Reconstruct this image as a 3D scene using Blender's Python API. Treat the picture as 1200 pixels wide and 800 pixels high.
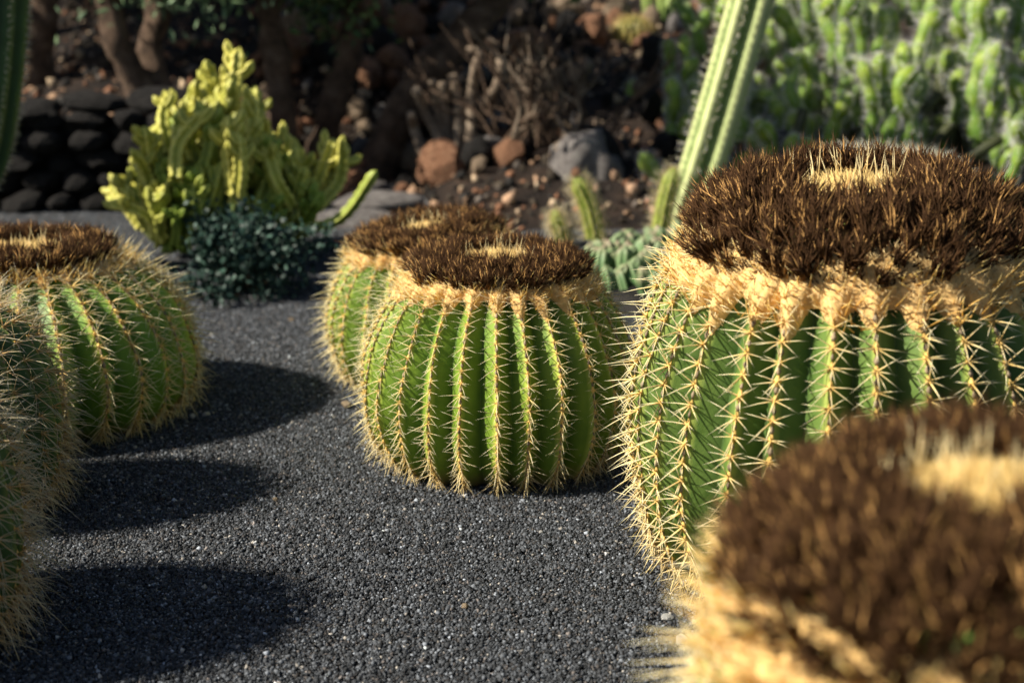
import bpy, math, random
import numpy as np
from mathutils import Vector, Matrix, Euler, Quaternion

# ------------------------------------------------------------------ camera, sky, sun, exposure
scene = bpy.context.scene
for o in list(bpy.data.objects):
    bpy.data.objects.remove(o)
COL = scene.collection
R = math.radians
CAM_H, PITCH, FPX = 0.95, R(15.0), 1200 * 50 / 36.0

cam_data = bpy.data.cameras.new('camera')
cam = bpy.data.objects.new('camera', cam_data)
COL.objects.link(cam)
cam.location = (0, 0, CAM_H)
cam.rotation_euler = (R(90) - PITCH, 0, 0)
cam_data.lens = 50
cam_data.sensor_width = 36
cam_data.clip_start = 0.02
cam_data.clip_end = 500
cam_data.dof.use_dof = True
cam_data.dof.focus_distance = 2.33
cam_data.dof.aperture_fstop = 2.8
cam_data.dof.aperture_blades = 7
scene.camera = cam

SUN_EL, SUN_BACK = R(39), R(-12)       # sun on the left, a little to the camera's side of the plants
sun_vec = Vector((-math.cos(SUN_EL) * math.cos(SUN_BACK), math.cos(SUN_EL) * math.sin(SUN_BACK), math.sin(SUN_EL)))
world = bpy.data.worlds.new('World')
scene.world = world
world.use_nodes = True
wn = world.node_tree
sky = wn.nodes.new('ShaderNodeTexSky')
sky.sky_type = 'NISHITA'
sky.sun_disc = False
sky.sun_elevation = SUN_EL
sky.sun_rotation = math.atan2(sun_vec.x, sun_vec.y)
wn.nodes['Background'].inputs['Strength'].default_value = 0.05
wn.links.new(sky.outputs[0], wn.nodes['Background'].inputs['Color'])
sun_data = bpy.data.lights.new('sun', 'SUN')
sun_data.energy = 5.0
sun_data.angle = R(0.5)
sun_data.color = (1.0, 0.93, 0.80)
sun = bpy.data.objects.new('sun', sun_data)
COL.objects.link(sun)
sun.rotation_euler = sun_vec.to_track_quat('Z', 'Y').to_euler()
scene.view_settings.view_transform = 'Standard'
scene.view_settings.look = 'None'
scene.view_settings.exposure = 0.92
scene.view_settings.gamma = 1.0

rng = np.random.default_rng(7)
random.seed(7)


# ------------------------------------------------------------------ helpers
def at(u, v, dist):
    """Point on the ray through photo pixel (u, v) at ground distance dist along +Y."""
    dx, dy = (u - 600) / FPX, (400 - v) / FPX
    y = math.cos(PITCH) + dy * math.sin(PITCH)
    z = -math.sin(PITCH) + dy * math.cos(PITCH)
    k = dist / y
    return Vector((dx * k, dist, CAM_H + z * k))


def ppm(dist, v=300):
    """metres per photo pixel at ground distance dist"""
    return (at(1, v, dist) - at(0, v, dist)).length


def mesh_np(name, verts, tris=None, quads=None, cols=None, smooth=False, mat=None):
    verts = np.asarray(verts, np.float32)
    me = bpy.data.meshes.new(name)
    nt = 0 if tris is None else len(tris)
    nq = 0 if quads is None else len(quads)
    me.vertices.add(len(verts))
    me.vertices.foreach_set('co', verts.ravel())
    idx = []
    if nt: idx.append(np.asarray(tris, np.int32).ravel())
    if nq: idx.append(np.asarray(quads, np.int32).ravel())
    idx = np.concatenate(idx)
    starts = np.concatenate([np.arange(nt) * 3, nt * 3 + np.arange(nq) * 4]).astype(np.int32)
    me.loops.add(len(idx))
    me.polygons.add(nt + nq)
    me.loops.foreach_set('vertex_index', idx)
    me.polygons.foreach_set('loop_start', starts)
    if smooth:
        me.polygons.foreach_set('use_smooth', np.ones(nt + nq, bool))
    me.update(calc_edges=True)
    if cols is not None:
        a = me.color_attributes.new('Col', 'FLOAT_COLOR', 'POINT')
        c = np.ones((len(verts), 4), np.float32)
        c[:, :3] = cols
        a.data.foreach_set('color', c.ravel())
    if mat: me.materials.append(mat)
    return me


def obj(name, me, parent=None, loc=None, rot=None, scale=None):
    o = bpy.data.objects.new(name, me)
    COL.objects.link(o)
    if parent: o.parent = parent
    if loc is not None: o.location = loc
    if rot is not None: o.rotation_euler = rot
    if scale is not None: o.scale = scale if hasattr(scale, '__len__') else (scale,) * 3
    return o


def tag(o, label=None, cat=None, group=None, kind=None):
    if label: o['label'] = label
    if cat: o['category'] = cat
    if group: o['group'] = group
    if kind: o['kind'] = kind
    return o


def thing(name, loc, label, cat, group=None, rot=(0, 0, 0)):
    return tag(obj(name, None, None, loc, rot), label, cat, group)


def unit(a):
    return a / np.maximum(np.linalg.norm(a, axis=-1, keepdims=True), 1e-9)


def spikes(P, D, L, r0, c0, c1, bend=None, nseg=2, sides=3, mid=None, cpow=1.0):
    """Tapered spines: arrays of base, direction, length, radius and colours."""
    P = np.asarray(P, float); N = len(P)
    D = unit(np.asarray(D, float))
    L = np.broadcast_to(np.asarray(L, float), (N,))
    r0 = np.broadcast_to(np.asarray(r0, float), (N,))
    c0 = np.broadcast_to(np.asarray(c0, float), (N, 3)); c1 = np.broadcast_to(np.asarray(c1, float), (N, 3))
    ref = np.where(np.abs(D[:, 2:3]) < 0.9, np.array([[0, 0, 1.0]]), np.array([[1.0, 0, 0]]))
    A = unit(np.cross(D, ref)); B = np.cross(D, A)
    ph = rng.random(N) * 6.28
    V, C = [], []
    for k in range(nseg):
        t = k / nseg
        cen = P + D * (L * t)[:, None]
        if bend is not None: cen = cen + bend * (t * t)
        prof = (1 - t) if mid is None else (mid * math.sin(math.pi * min(t + .12, 1)) + (1 - t) * .5)
        for s in range(sides):
            an = ph + 2 * math.pi * s / sides
            V.append(cen + (A * np.cos(an)[:, None] + B * np.sin(an)[:, None]) * (r0 * max(prof, .12))[:, None])
            C.append(c0 + (c1 - c0) * t ** cpow)
    tip = P + D * L[:, None]
    if bend is not None: tip = tip + bend
    V.append(tip); C.append(c1)
    K = nseg * sides + 1
    V = np.stack(V, 1).reshape(-1, 3); C = np.stack(C, 1).reshape(-1, 3)
    q, tr = [], []
    for k in range(nseg - 1):
        for s in range(sides):
            q.append([k * sides + s, k * sides + (s + 1) % sides, (k + 1) * sides + (s + 1) % sides, (k + 1) * sides + s])
    for s in range(sides):
        tr.append([(nseg - 1) * sides + s, (nseg - 1) * sides + (s + 1) % sides, K - 1])
    off = (np.arange(N) * K)[:, None, None]
    Q = (np.array(q)[None] + off).reshape(-1, 4) if q else None
    T = (np.array(tr)[None] + off).reshape(-1, 3)
    return V, T, Q, C


def merge(parts):
    Vs, Ts, Qs, Cs, n = [], [], [], [], 0
    for V, T, Q, C in parts:
        Vs.append(V)
        if T is not None and len(T): Ts.append(np.asarray(T) + n)
        if Q is not None and len(Q): Qs.append(np.asarray(Q) + n)
        Cs.append(np.broadcast_to(np.asarray(C, float), (len(V), 3)))
        n += len(V)
    return (np.concatenate(Vs), np.concatenate(Ts) if Ts else None, np.concatenate(Qs) if Qs else None, np.concatenate(Cs))


OCT_V = np.array([[1, 0, 0], [0, 1, 0], [-1, 0, 0], [0, -1, 0], [0, 0, 1], [0, 0, -1]], float)
OCT_T = np.array([[0, 1, 4], [1, 2, 4], [2, 3, 4], [3, 0, 4], [1, 0, 5], [2, 1, 5], [3, 2, 5], [0, 3, 5]])


def blobs(P, X, Y, Z, cols):
    """small octahedral bumps with half-axes X, Y, Z (N,3 arrays)"""
    N = len(P)
    V = P[:, None] + OCT_V[None, :, 0:1] * X[:, None] + OCT_V[None, :, 1:2] * Y[:, None] + OCT_V[None, :, 2:3] * Z[:, None]
    T = OCT_T[None] + (np.arange(N) * 6)[:, None, None]
    C = np.repeat(np.broadcast_to(cols, (N, 3)), 6, 0)
    return V.reshape(-1, 3), T.reshape(-1, 3), None, C


def catmull(pts, n):
    pts = np.asarray(pts, float)
    p = np.vstack([2 * pts[0] - pts[1], pts, 2 * pts[-1] - pts[-2]])
    out = []
    m = len(pts) - 1
    for u in np.linspace(0, m, n):
        i = min(int(u), m - 1); t = u - i
        a, b, c, d = p[i], p[i + 1], p[i + 2], p[i + 3]
        out.append(.5 * (2 * b + (c - a) * t + (2 * a - 5 * b + 4 * c - d) * t * t + (3 * b - a - 3 * c + d) * t ** 3))
    return np.array(out)


def resample(curve, n):
    d = np.concatenate([[0], np.cumsum(np.linalg.norm(np.diff(curve, axis=0), axis=1))])
    s = np.linspace(0, d[-1], n)
    return np.stack([np.interp(s, d, curve[:, k]) for k in range(curve.shape[1])], 1), d[-1]


def sweep(path, radius, prof, twist=0, cap=True, colfn=None):
    """Loft: path (n,3), radius (n,), prof(k_row) -> (m,) radial multipliers."""
    n = len(path)
    T = unit(np.gradient(path, axis=0))
    ref = np.array([0, 1.0, 0]) if abs(T[0][1]) < .8 else np.array([1.0, 0, 0])
    V, C = [], []
    m = None
    A = unit(np.cross(T[0], ref))
    for i in range(n):
        A = unit(A - T[i] * np.dot(A, T[i])); B = np.cross(T[i], A)
        pr = prof(i); m = len(pr)
        an = np.linspace(0, 2 * math.pi, m, endpoint=False) + twist * i
        V.append(path[i] + (A * np.cos(an)[:, None] + B * np.sin(an)[:, None]) * (radius[i] * pr)[:, None])
        C.append(np.array([colfn(i, k) if colfn else (1, 1, 1) for k in range(m)], float))
    V = np.concatenate(V); C = np.concatenate(C)
    i0 = np.arange(n - 1)[:, None] * m; k = np.arange(m)[None]
    Q = np.stack([i0 + k, i0 + (k + 1) % m, i0 + m + (k + 1) % m, i0 + m + k], -1).reshape(-1, 4)
    V = np.vstack([V, path[-1] + T[-1] * radius[-1] * .3]); C = np.vstack([C, C[-1]])
    tip = len(V) - 1
    b = (n - 1) * m
    Tr = np.array([[b + s, b + (s + 1) % m, tip] for s in range(m)])
    return V, Tr, Q, C


# ------------------------------------------------------------------ materials
def new_mat(name, rough=.6, spec=.3):
    m = bpy.data.materials.new(name)
    m.use_nodes = True
    nt = m.node_tree
    b = nt.nodes['Principled BSDF']
    b.inputs['Roughness'].default_value = rough
    b.inputs['Specular IOR Level'].default_value = spec
    return m, nt, b


def N(nt, typ, **kw):
    n = nt.nodes.new(typ)
    for k, v in kw.items():
        if hasattr(n, k): setattr(n, k, v)
        else: n.inputs[k].default_value = v
    return n


def noise_tex(nt, scale, detail=4, coord='Object', rough=.55):
    tc = nt.nodes.new('ShaderNodeTexCoord')
    n = nt.nodes.new('ShaderNodeTexNoise')
    n.inputs['Scale'].default_value = scale
    n.inputs['Detail'].default_value = detail
    n.inputs['Roughness'].default_value = rough
    nt.links.new(tc.outputs[coord], n.inputs['Vector'])
    return n


def ramp(nt, src, stops):
    r = nt.nodes.new('ShaderNodeValToRGB')
    e = r.color_ramp.elements
    while len(e) < len(stops): e.new(.5)
    for el, (p, c) in zip(e, stops):
        el.position = p; el.color = (*c, 1)
    nt.links.new(src, r.inputs['Fac'])
    return r


def mix(nt, a, b, fac, mode='MIX'):
    m = nt.nodes.new('ShaderNodeMix'); m.data_type = 'RGBA'; m.blend_type = mode
    for sock, v in ((m.inputs[6], a), (m.inputs[7], b), (m.inputs[0], fac)):
        if isinstance(v, bpy.types.NodeSocket): nt.links.new(v, sock)
        elif hasattr(v, '__len__'): sock.default_value = (*v, 1)
        else: sock.default_value = v
    return m.outputs[2]


def bump(nt, b, src, strength, dist):
    n = nt.nodes.new('ShaderNodeBump')
    n.inputs['Strength'].default_value = strength
    n.inputs['Distance'].default_value = dist
    nt.links.new(src, n.inputs['Height'])
    nt.links.new(n.outputs[0], b.inputs['Normal'])
    return n


def vcol_mat(name, rough=.6, spec=.25, var=0.25, vscale=60, trans=0.0):
    """material coloured by the mesh's own Col attribute with a little noise"""
    m, nt, b = new_mat(name, rough, spec)
    a = nt.nodes.new('ShaderNodeVertexColor'); a.layer_name = 'Col'
    n = noise_tex(nt, vscale, 3)
    r = ramp(nt, n.outputs[0], [(0.25, (1 - var,) * 3), (.75, (1 + var,) * 3)])
    c = mix(nt, a.outputs[0], r.outputs[0], 1.0, 'MULTIPLY')
    nt.links.new(c, b.inputs['Base Color'])
    if trans:
        b.inputs['Subsurface Weight'].default_value = trans
        b.inputs['Subsurface Radius'].default_value = (.004, .003, .001)
        b.inputs['Subsurface Scale'].default_value = 1.0
    return m


def skin_mat(name, flank, crest, groove_shade, base=(.20, .14, .06), wax=.35):
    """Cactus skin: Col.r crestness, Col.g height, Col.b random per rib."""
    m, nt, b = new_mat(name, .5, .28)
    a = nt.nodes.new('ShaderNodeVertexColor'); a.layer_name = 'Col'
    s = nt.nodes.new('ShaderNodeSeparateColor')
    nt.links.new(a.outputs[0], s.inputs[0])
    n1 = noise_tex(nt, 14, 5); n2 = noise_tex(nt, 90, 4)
    fl = mix(nt, flank, groove_shade, ramp(nt, s.outputs[0], [(0.0, (1, 1, 1)), (.55, (0, 0, 0))]).outputs[0])  # darkens towards the groove: recess shade put into the skin colour
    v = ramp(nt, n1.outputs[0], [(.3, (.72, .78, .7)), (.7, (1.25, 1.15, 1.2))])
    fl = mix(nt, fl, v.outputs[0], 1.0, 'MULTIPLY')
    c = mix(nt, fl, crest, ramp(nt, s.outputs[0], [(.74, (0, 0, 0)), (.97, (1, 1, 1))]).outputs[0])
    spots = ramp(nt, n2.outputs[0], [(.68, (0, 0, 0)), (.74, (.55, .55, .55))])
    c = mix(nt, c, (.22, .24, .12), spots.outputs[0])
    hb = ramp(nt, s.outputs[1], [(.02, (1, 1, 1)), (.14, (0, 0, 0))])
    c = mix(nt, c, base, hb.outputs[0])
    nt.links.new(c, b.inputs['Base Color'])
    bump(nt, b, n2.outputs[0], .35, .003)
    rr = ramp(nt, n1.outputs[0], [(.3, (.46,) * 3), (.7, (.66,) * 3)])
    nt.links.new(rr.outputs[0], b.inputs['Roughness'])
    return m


def rock_mat(name, c1, c2, c3, scale=6):
    m, nt, b = new_mat(name, .9, .15)
    n1 = noise_tex(nt, scale, 6); n2 = noise_tex(nt, scale * 7, 6, rough=.7)
    r = ramp(nt, n1.outputs[0], [(.3, c1), (.5, c2), (.72, c3)])
    v = ramp(nt, n2.outputs[0], [(.3, (.55,) * 3), (.7, (1.35,) * 3)])
    nt.links.new(mix(nt, r.outputs[0], v.outputs[0], 1.0, 'MULTIPLY'), b.inputs['Base Color'])
    bump(nt, b, n2.outputs[0], .8, .03)
    return m


SPINE = vcol_mat('spine_straw', .45, .35, .12, 40, .25)
WOOL = vcol_mat('crown_wool', .95, .05, .30, 55)
DRY = vcol_mat('dried_flower_brown', .85, .06, .3, 70)
AREOLE = vcol_mat('areole_felt', .9, .1, .2, 200)
STEM = vcol_mat('succulent_stem', .5, .3, .22, 25)
LEAF = vcol_mat('small_leaf', .55, .3, .3, 20)
BARK = rock_mat('bark', (.05, .035, .026), (.13, .085, .058), (.22, .155, .11), 14)
BARK_PALE = rock_mat('bark_pale', (.16, .12, .09), (.33, .25, .18), (.46, .37, .28), 12)
ROCK_RED = rock_mat('rock_red', (.12, .055, .035), (.32, .16, .09), (.45, .27, .17), 7)
ROCK_DARK = rock_mat('rock_basalt', (.007, .007, .007), (.02, .018, .017), (.05, .045, .04), 8)  # dark basalt, lowered further so the colour carries the wall's tree shade
ROCK_TAN = rock_mat('rock_tan', (.16, .11, .07), (.33, .24, .16), (.5, .4, .3), 7)
ROCK_GREY = rock_mat('rock_grey', (.10, .09, .085), (.21, .19, .18), (.32, .3, .28), 5)

# ------------------------------------------------------------------ ground, hillside
def ground_mat():
    m, nt, b = new_mat('lapilli_ground', .95, .1)
    n1 = noise_tex(nt, 1.6, 5); n2 = noise_tex(nt, 170, 3, rough=.7)
    r = ramp(nt, n2.outputs[0], [(.3, (.006, .006, .007)), (.55, (.03, .03, .033)), (.75, (.085, .083, .085))])
    v = ramp(nt, n1.outputs[0], [(.3, (.8,) * 3), (.7, (1.2,) * 3)])
    nt.links.new(mix(nt, r.outputs[0], v.outputs[0], 1.0, 'MULTIPLY'), b.inputs['Base Color'])
    bump(nt, b, n2.outputs[0], 1.0, .012)
    return m


def hill_z(x, y):
    k = min(1, max(0, (x + .5) / .35))
    z = .30 * max(0, y - 5.85 + 1.0 * k) * (1 - .28 * k)
    z = min(z, 3.0 + .05 * (y - 15)) if y > 15 else z
    if x < -1.0:
        k = min(1, (-1.0 - x) / .5)
        if y > 5.75: z = max(z, .36 * k)
    return z


GROUND = ground_mat()
def sheet(name, xs, ys, zf, mat, smooth=True):
    X, Y = np.meshgrid(xs, ys)
    Z = np.array([[zf(x, y) for x in xs] for y in ys])
    V = np.stack([X, Y, Z], -1).reshape(-1, 3)
    nx, ny = len(xs), len(ys)
    i = np.arange(ny - 1)[:, None] * nx; j = np.arange(nx - 1)[None]
    Q = np.stack([i + j, i + j + 1, i + nx + j + 1, i + nx + j], -1).reshape(-1, 4)
    return obj(name, mesh_np(name, V, None, Q, smooth=smooth, mat=mat))


def und(x, y):
    return .0012 * math.sin(3.1 * x + 1.3 * y)


gx = np.concatenate([[-80, -30, -12, -6], np.linspace(-4, 4, 81), [6, 12, 30, 80]])
gy = np.concatenate([[-80, -20, -6], np.linspace(-2, 5.8, 79), [5.9, 6.6, 8, 12, 30, 150]])
tag(sheet('ground', gx, gy, lambda x, y: -.004 + (und(x, y) if -4 < x < 4 and y < 5.7 else 0), GROUND), kind='structure')
HILL = rock_mat('hill_soil', (.010, .008, .007), (.026, .018, .014), (.07, .045, .03), 5)
hx = np.concatenate([[-60, -20, -10], np.linspace(-6, 6, 97), [10, 20, 60]])
hy = np.concatenate([np.linspace(4.5, 11, 105), [13, 15, 20, 40, 120]])
_r = np.random.default_rng(3)
_ph = _r.random((7, 3)) * 6.28
def hill_noise(x, y):
    s = 0
    for k in range(7):
        f = 1.5 * 1.6 ** k
        s += math.sin(f * x * math.cos(_ph[k, 2]) + f * y * math.sin(_ph[k, 2]) + _ph[k, 0]) * .06 / 1.5 ** k
    return s
hill = tag(sheet('hillside', hx, hy, lambda x, y: hill_z(x, y) - .05 + (hill_noise(x, y) * min(1, max(0, y - 5.4)) if y > 5.4 else 0), HILL), kind='structure')


# gravel: one scatter object, patches of loose lapilli placed by geometry nodes
def gravel_patch(name, size, g, n, seed):
    r = np.random.default_rng(seed)
    P = np.stack([r.uniform(-size / 2, size / 2, n), r.uniform(-size / 2, size / 2, n), r.uniform(-.001, .0035, n)], 1)
    s = g * np.exp(r.normal(0, .38, n)); s = np.minimum(s, g * 2.3)
    Mx = unit(r.normal(size=(n, 3))); t = unit(r.normal(size=(n, 3)))
    My = unit(np.cross(Mx, t)); Mz = np.cross(Mx, My)
    a = r.uniform(.6, 1.25, (3, n, 1))
    base = np.exp(r.normal(math.log(.045), .72, n))[:, None] * np.array([[.92, 1.0, 1.12]])
    hue = r.random(n)
    base = np.where((hue < .10)[:, None], base * np.array([[1.25, 1.0, .82]]), base)
    base = np.where((hue > .985)[:, None], np.array([[.36, .33, .29]]) * r.uniform(.5, 1.2, (n, 1)), base)
    V, T, Q, C = blobs(P, Mx * a[0] * s[:, None], My * a[1] * s[:, None], Mz * a[2] * s[:, None], np.minimum(base, .6))
    V = V + r.normal(0, g * .26, V.shape)
    # a few bigger cinders and hollows so the bed is not level
    for _ in range(7):
        c = r.uniform(-size / 2, size / 2, 2); w = r.uniform(.008, .03)
        dd = np.hypot(V[:, 0] - c[0], V[:, 1] - c[1])
        V[:, 2] += r.uniform(-.004, .006) * np.exp(-(dd / w) ** 2)
    return mesh_np(name, V, T, Q, C, mat=GRAVEL)


GRAVEL = vcol_mat('lapilli_grain', .8, .35, .3, 400)
PATCH = .22
patch_objs = [bpy.data.objects.new('gravel_patch', gravel_patch('gravel_patch', PATCH * 1.05,  .0024, 7400, 50 + k)) for k in range(5)]
gcol = bpy.data.collections.new('gravel_patches')
for p in patch_objs: gcol.objects.link(p)
pts, rots = [], []
for yy in np.arange(.7, 5.9, PATCH):
    half = .55 + .42 * yy
    for xx in np.arange(-half - .1, half + .1, PATCH):
        pts.append((xx, yy, und(xx, yy) - .001)); rots.append(random.randrange(4) * math.pi / 2)
pm = bpy.data.meshes.new('gravel'); pm.from_pydata(pts, [], [])
at_ = pm.attributes.new('spin', 'FLOAT', 'POINT'); at_.data.foreach_set('value', rots)
grav = tag(obj('gravel', pm), 'loose black volcanic gravel covering the ground between the cacti', 'gravel', kind='stuff')
ng = bpy.data.node_groups.new('scatter_gravel', 'GeometryNodeTree')
ng.interface.new_socket('Geometry', in_out='INPUT', socket_type='NodeSocketGeometry')
ng.interface.new_socket('Geometry', in_out='OUTPUT', socket_type='NodeSocketGeometry')
gi = ng.nodes.new('NodeGroupInput'); go = ng.nodes.new('NodeGroupOutput')
ci = ng.nodes.new('GeometryNodeCollectionInfo'); ci.inputs['Collection'].default_value = gcol
ci.inputs['Separate Children'].default_value = True; ci.inputs['Reset Children'].default_value = True
iop = ng.nodes.new('GeometryNodeInstanceOnPoints'); iop.inputs['Pick Instance'].default_value = True
na = ng.nodes.new('GeometryNodeInputNamedAttribute'); na.data_type = 'FLOAT'; na.inputs['Name'].default_value = 'spin'
cx = ng.nodes.new('ShaderNodeCombineXYZ')
rv = ng.nodes.new('FunctionNodeRandomValue'); rv.data_type = 'INT'
rv.inputs[4].default_value = 0; rv.inputs[5].default_value = 4
mp = ng.nodes.new('GeometryNodeMeshToPoints')
ng.links.new(gi.outputs[0], mp.inputs[0]); ng.links.new(mp.outputs[0], iop.inputs['Points'])
ng.links.new(ci.outputs[0], iop.inputs['Instance']); ng.links.new(rv.outputs[2], iop.inputs['Instance Index'])
ng.links.new(na.outputs[0], cx.inputs[2]); ng.links.new(cx.outputs[0], iop.inputs['Rotation'])
ng.links.new(iop.outputs[0], go.inputs[0])
md = grav.modifiers.new('scatter', 'NODES'); md.node_group = ng


# ------------------------------------------------------------------ rocks
def rock_mesh(name, seed, mat, sub=3, rough=.22, flat=1.0):
    import bmesh
    bm = bmesh.new()
    bmesh.ops.create_icosphere(bm, subdivisions=sub, radius=1)
    r = np.random.default_rng(seed)
    dirs = unit(r.normal(size=(9, 3))); off = r.uniform(.62, .95, 9)
    ph = r.random((6, 4)) * 6.28
    for v in bm.verts:
        d = np.array(v.co)
        k = 1.0
        for q in range(9):
            c = float(d @ dirs[q])
            if c > off[q]: k = min(k, off[q] / c)
        nz = sum(math.sin((2 + q) * (d @ dirs[q % 9]) * 2 + ph[q, 0]) for q in range(6)) / 6
        k *= 1 + rough * nz
        v.co = Vector(d * k); v.co.z *= flat
    me = bpy.data.meshes.new(name); bm.to_mesh(me); bm.free()
    me.materials.append(mat)
    me.polygons.foreach_set('use_smooth', [sub > 2] * len(me.polygons))
    return me


# ------------------------------------------------------------------ barrel cactus
PROFILE = [(.70, 0), (.84, .06), (.955, .18), (1.0, .35), (.98, .53), (.905, .70), (.785, .84), (.63, .94), (.45, .985), (.22, 1.0), (0, .99)]


def tuft_meshes(scale, seed):
    """eight dried flowers: stiff brown bristle-like scales flaring from a tan base"""
    out = []
    for k in range(8):
        r = np.random.default_rng(seed + k)
        n = 58
        az = r.random(n) * 6.28; sp = np.minimum(np.abs(r.normal(0, .30, n)), .75) + .02
        D = np.stack([np.cos(az) * np.sin(sp), np.sin(az) * np.sin(sp), np.cos(sp)], 1)
        P = np.stack([np.cos(az) * .20 * r.random(n), np.sin(az) * .20 * r.random(n), r.uniform(0, .35, n)], 1) * scale
        L = r.uniform(.45, .72, n) * scale
        dark = np.array([.024, .012, .006]) * r.uniform(.4, 2.4, (n, 1))
        gold = np.array([.50, .28, .10]) * r.uniform(.5, 1.5, (n, 1))
        g = (r.random(n) < (.05, .12, .04, .22, .06, .03, .1, .3)[k])[:, None]
        c0 = np.where(g, gold, np.array([.10, .05, .019]) * r.uniform(.4, 1.6, (n, 1)))
        c1 = np.where(g, gold * .8, dark)
        bd = r.normal(0, .12, (n, 3)) * scale
        V, T, Q, C = spikes(P, D, L, r.uniform(.025, .05, n) * scale, c0, c1, bd, nseg=2, sides=3, cpow=.6)
        out.append(mesh_np('dried_flower', V, T, Q, C, mat=DRY))
    return out


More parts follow.
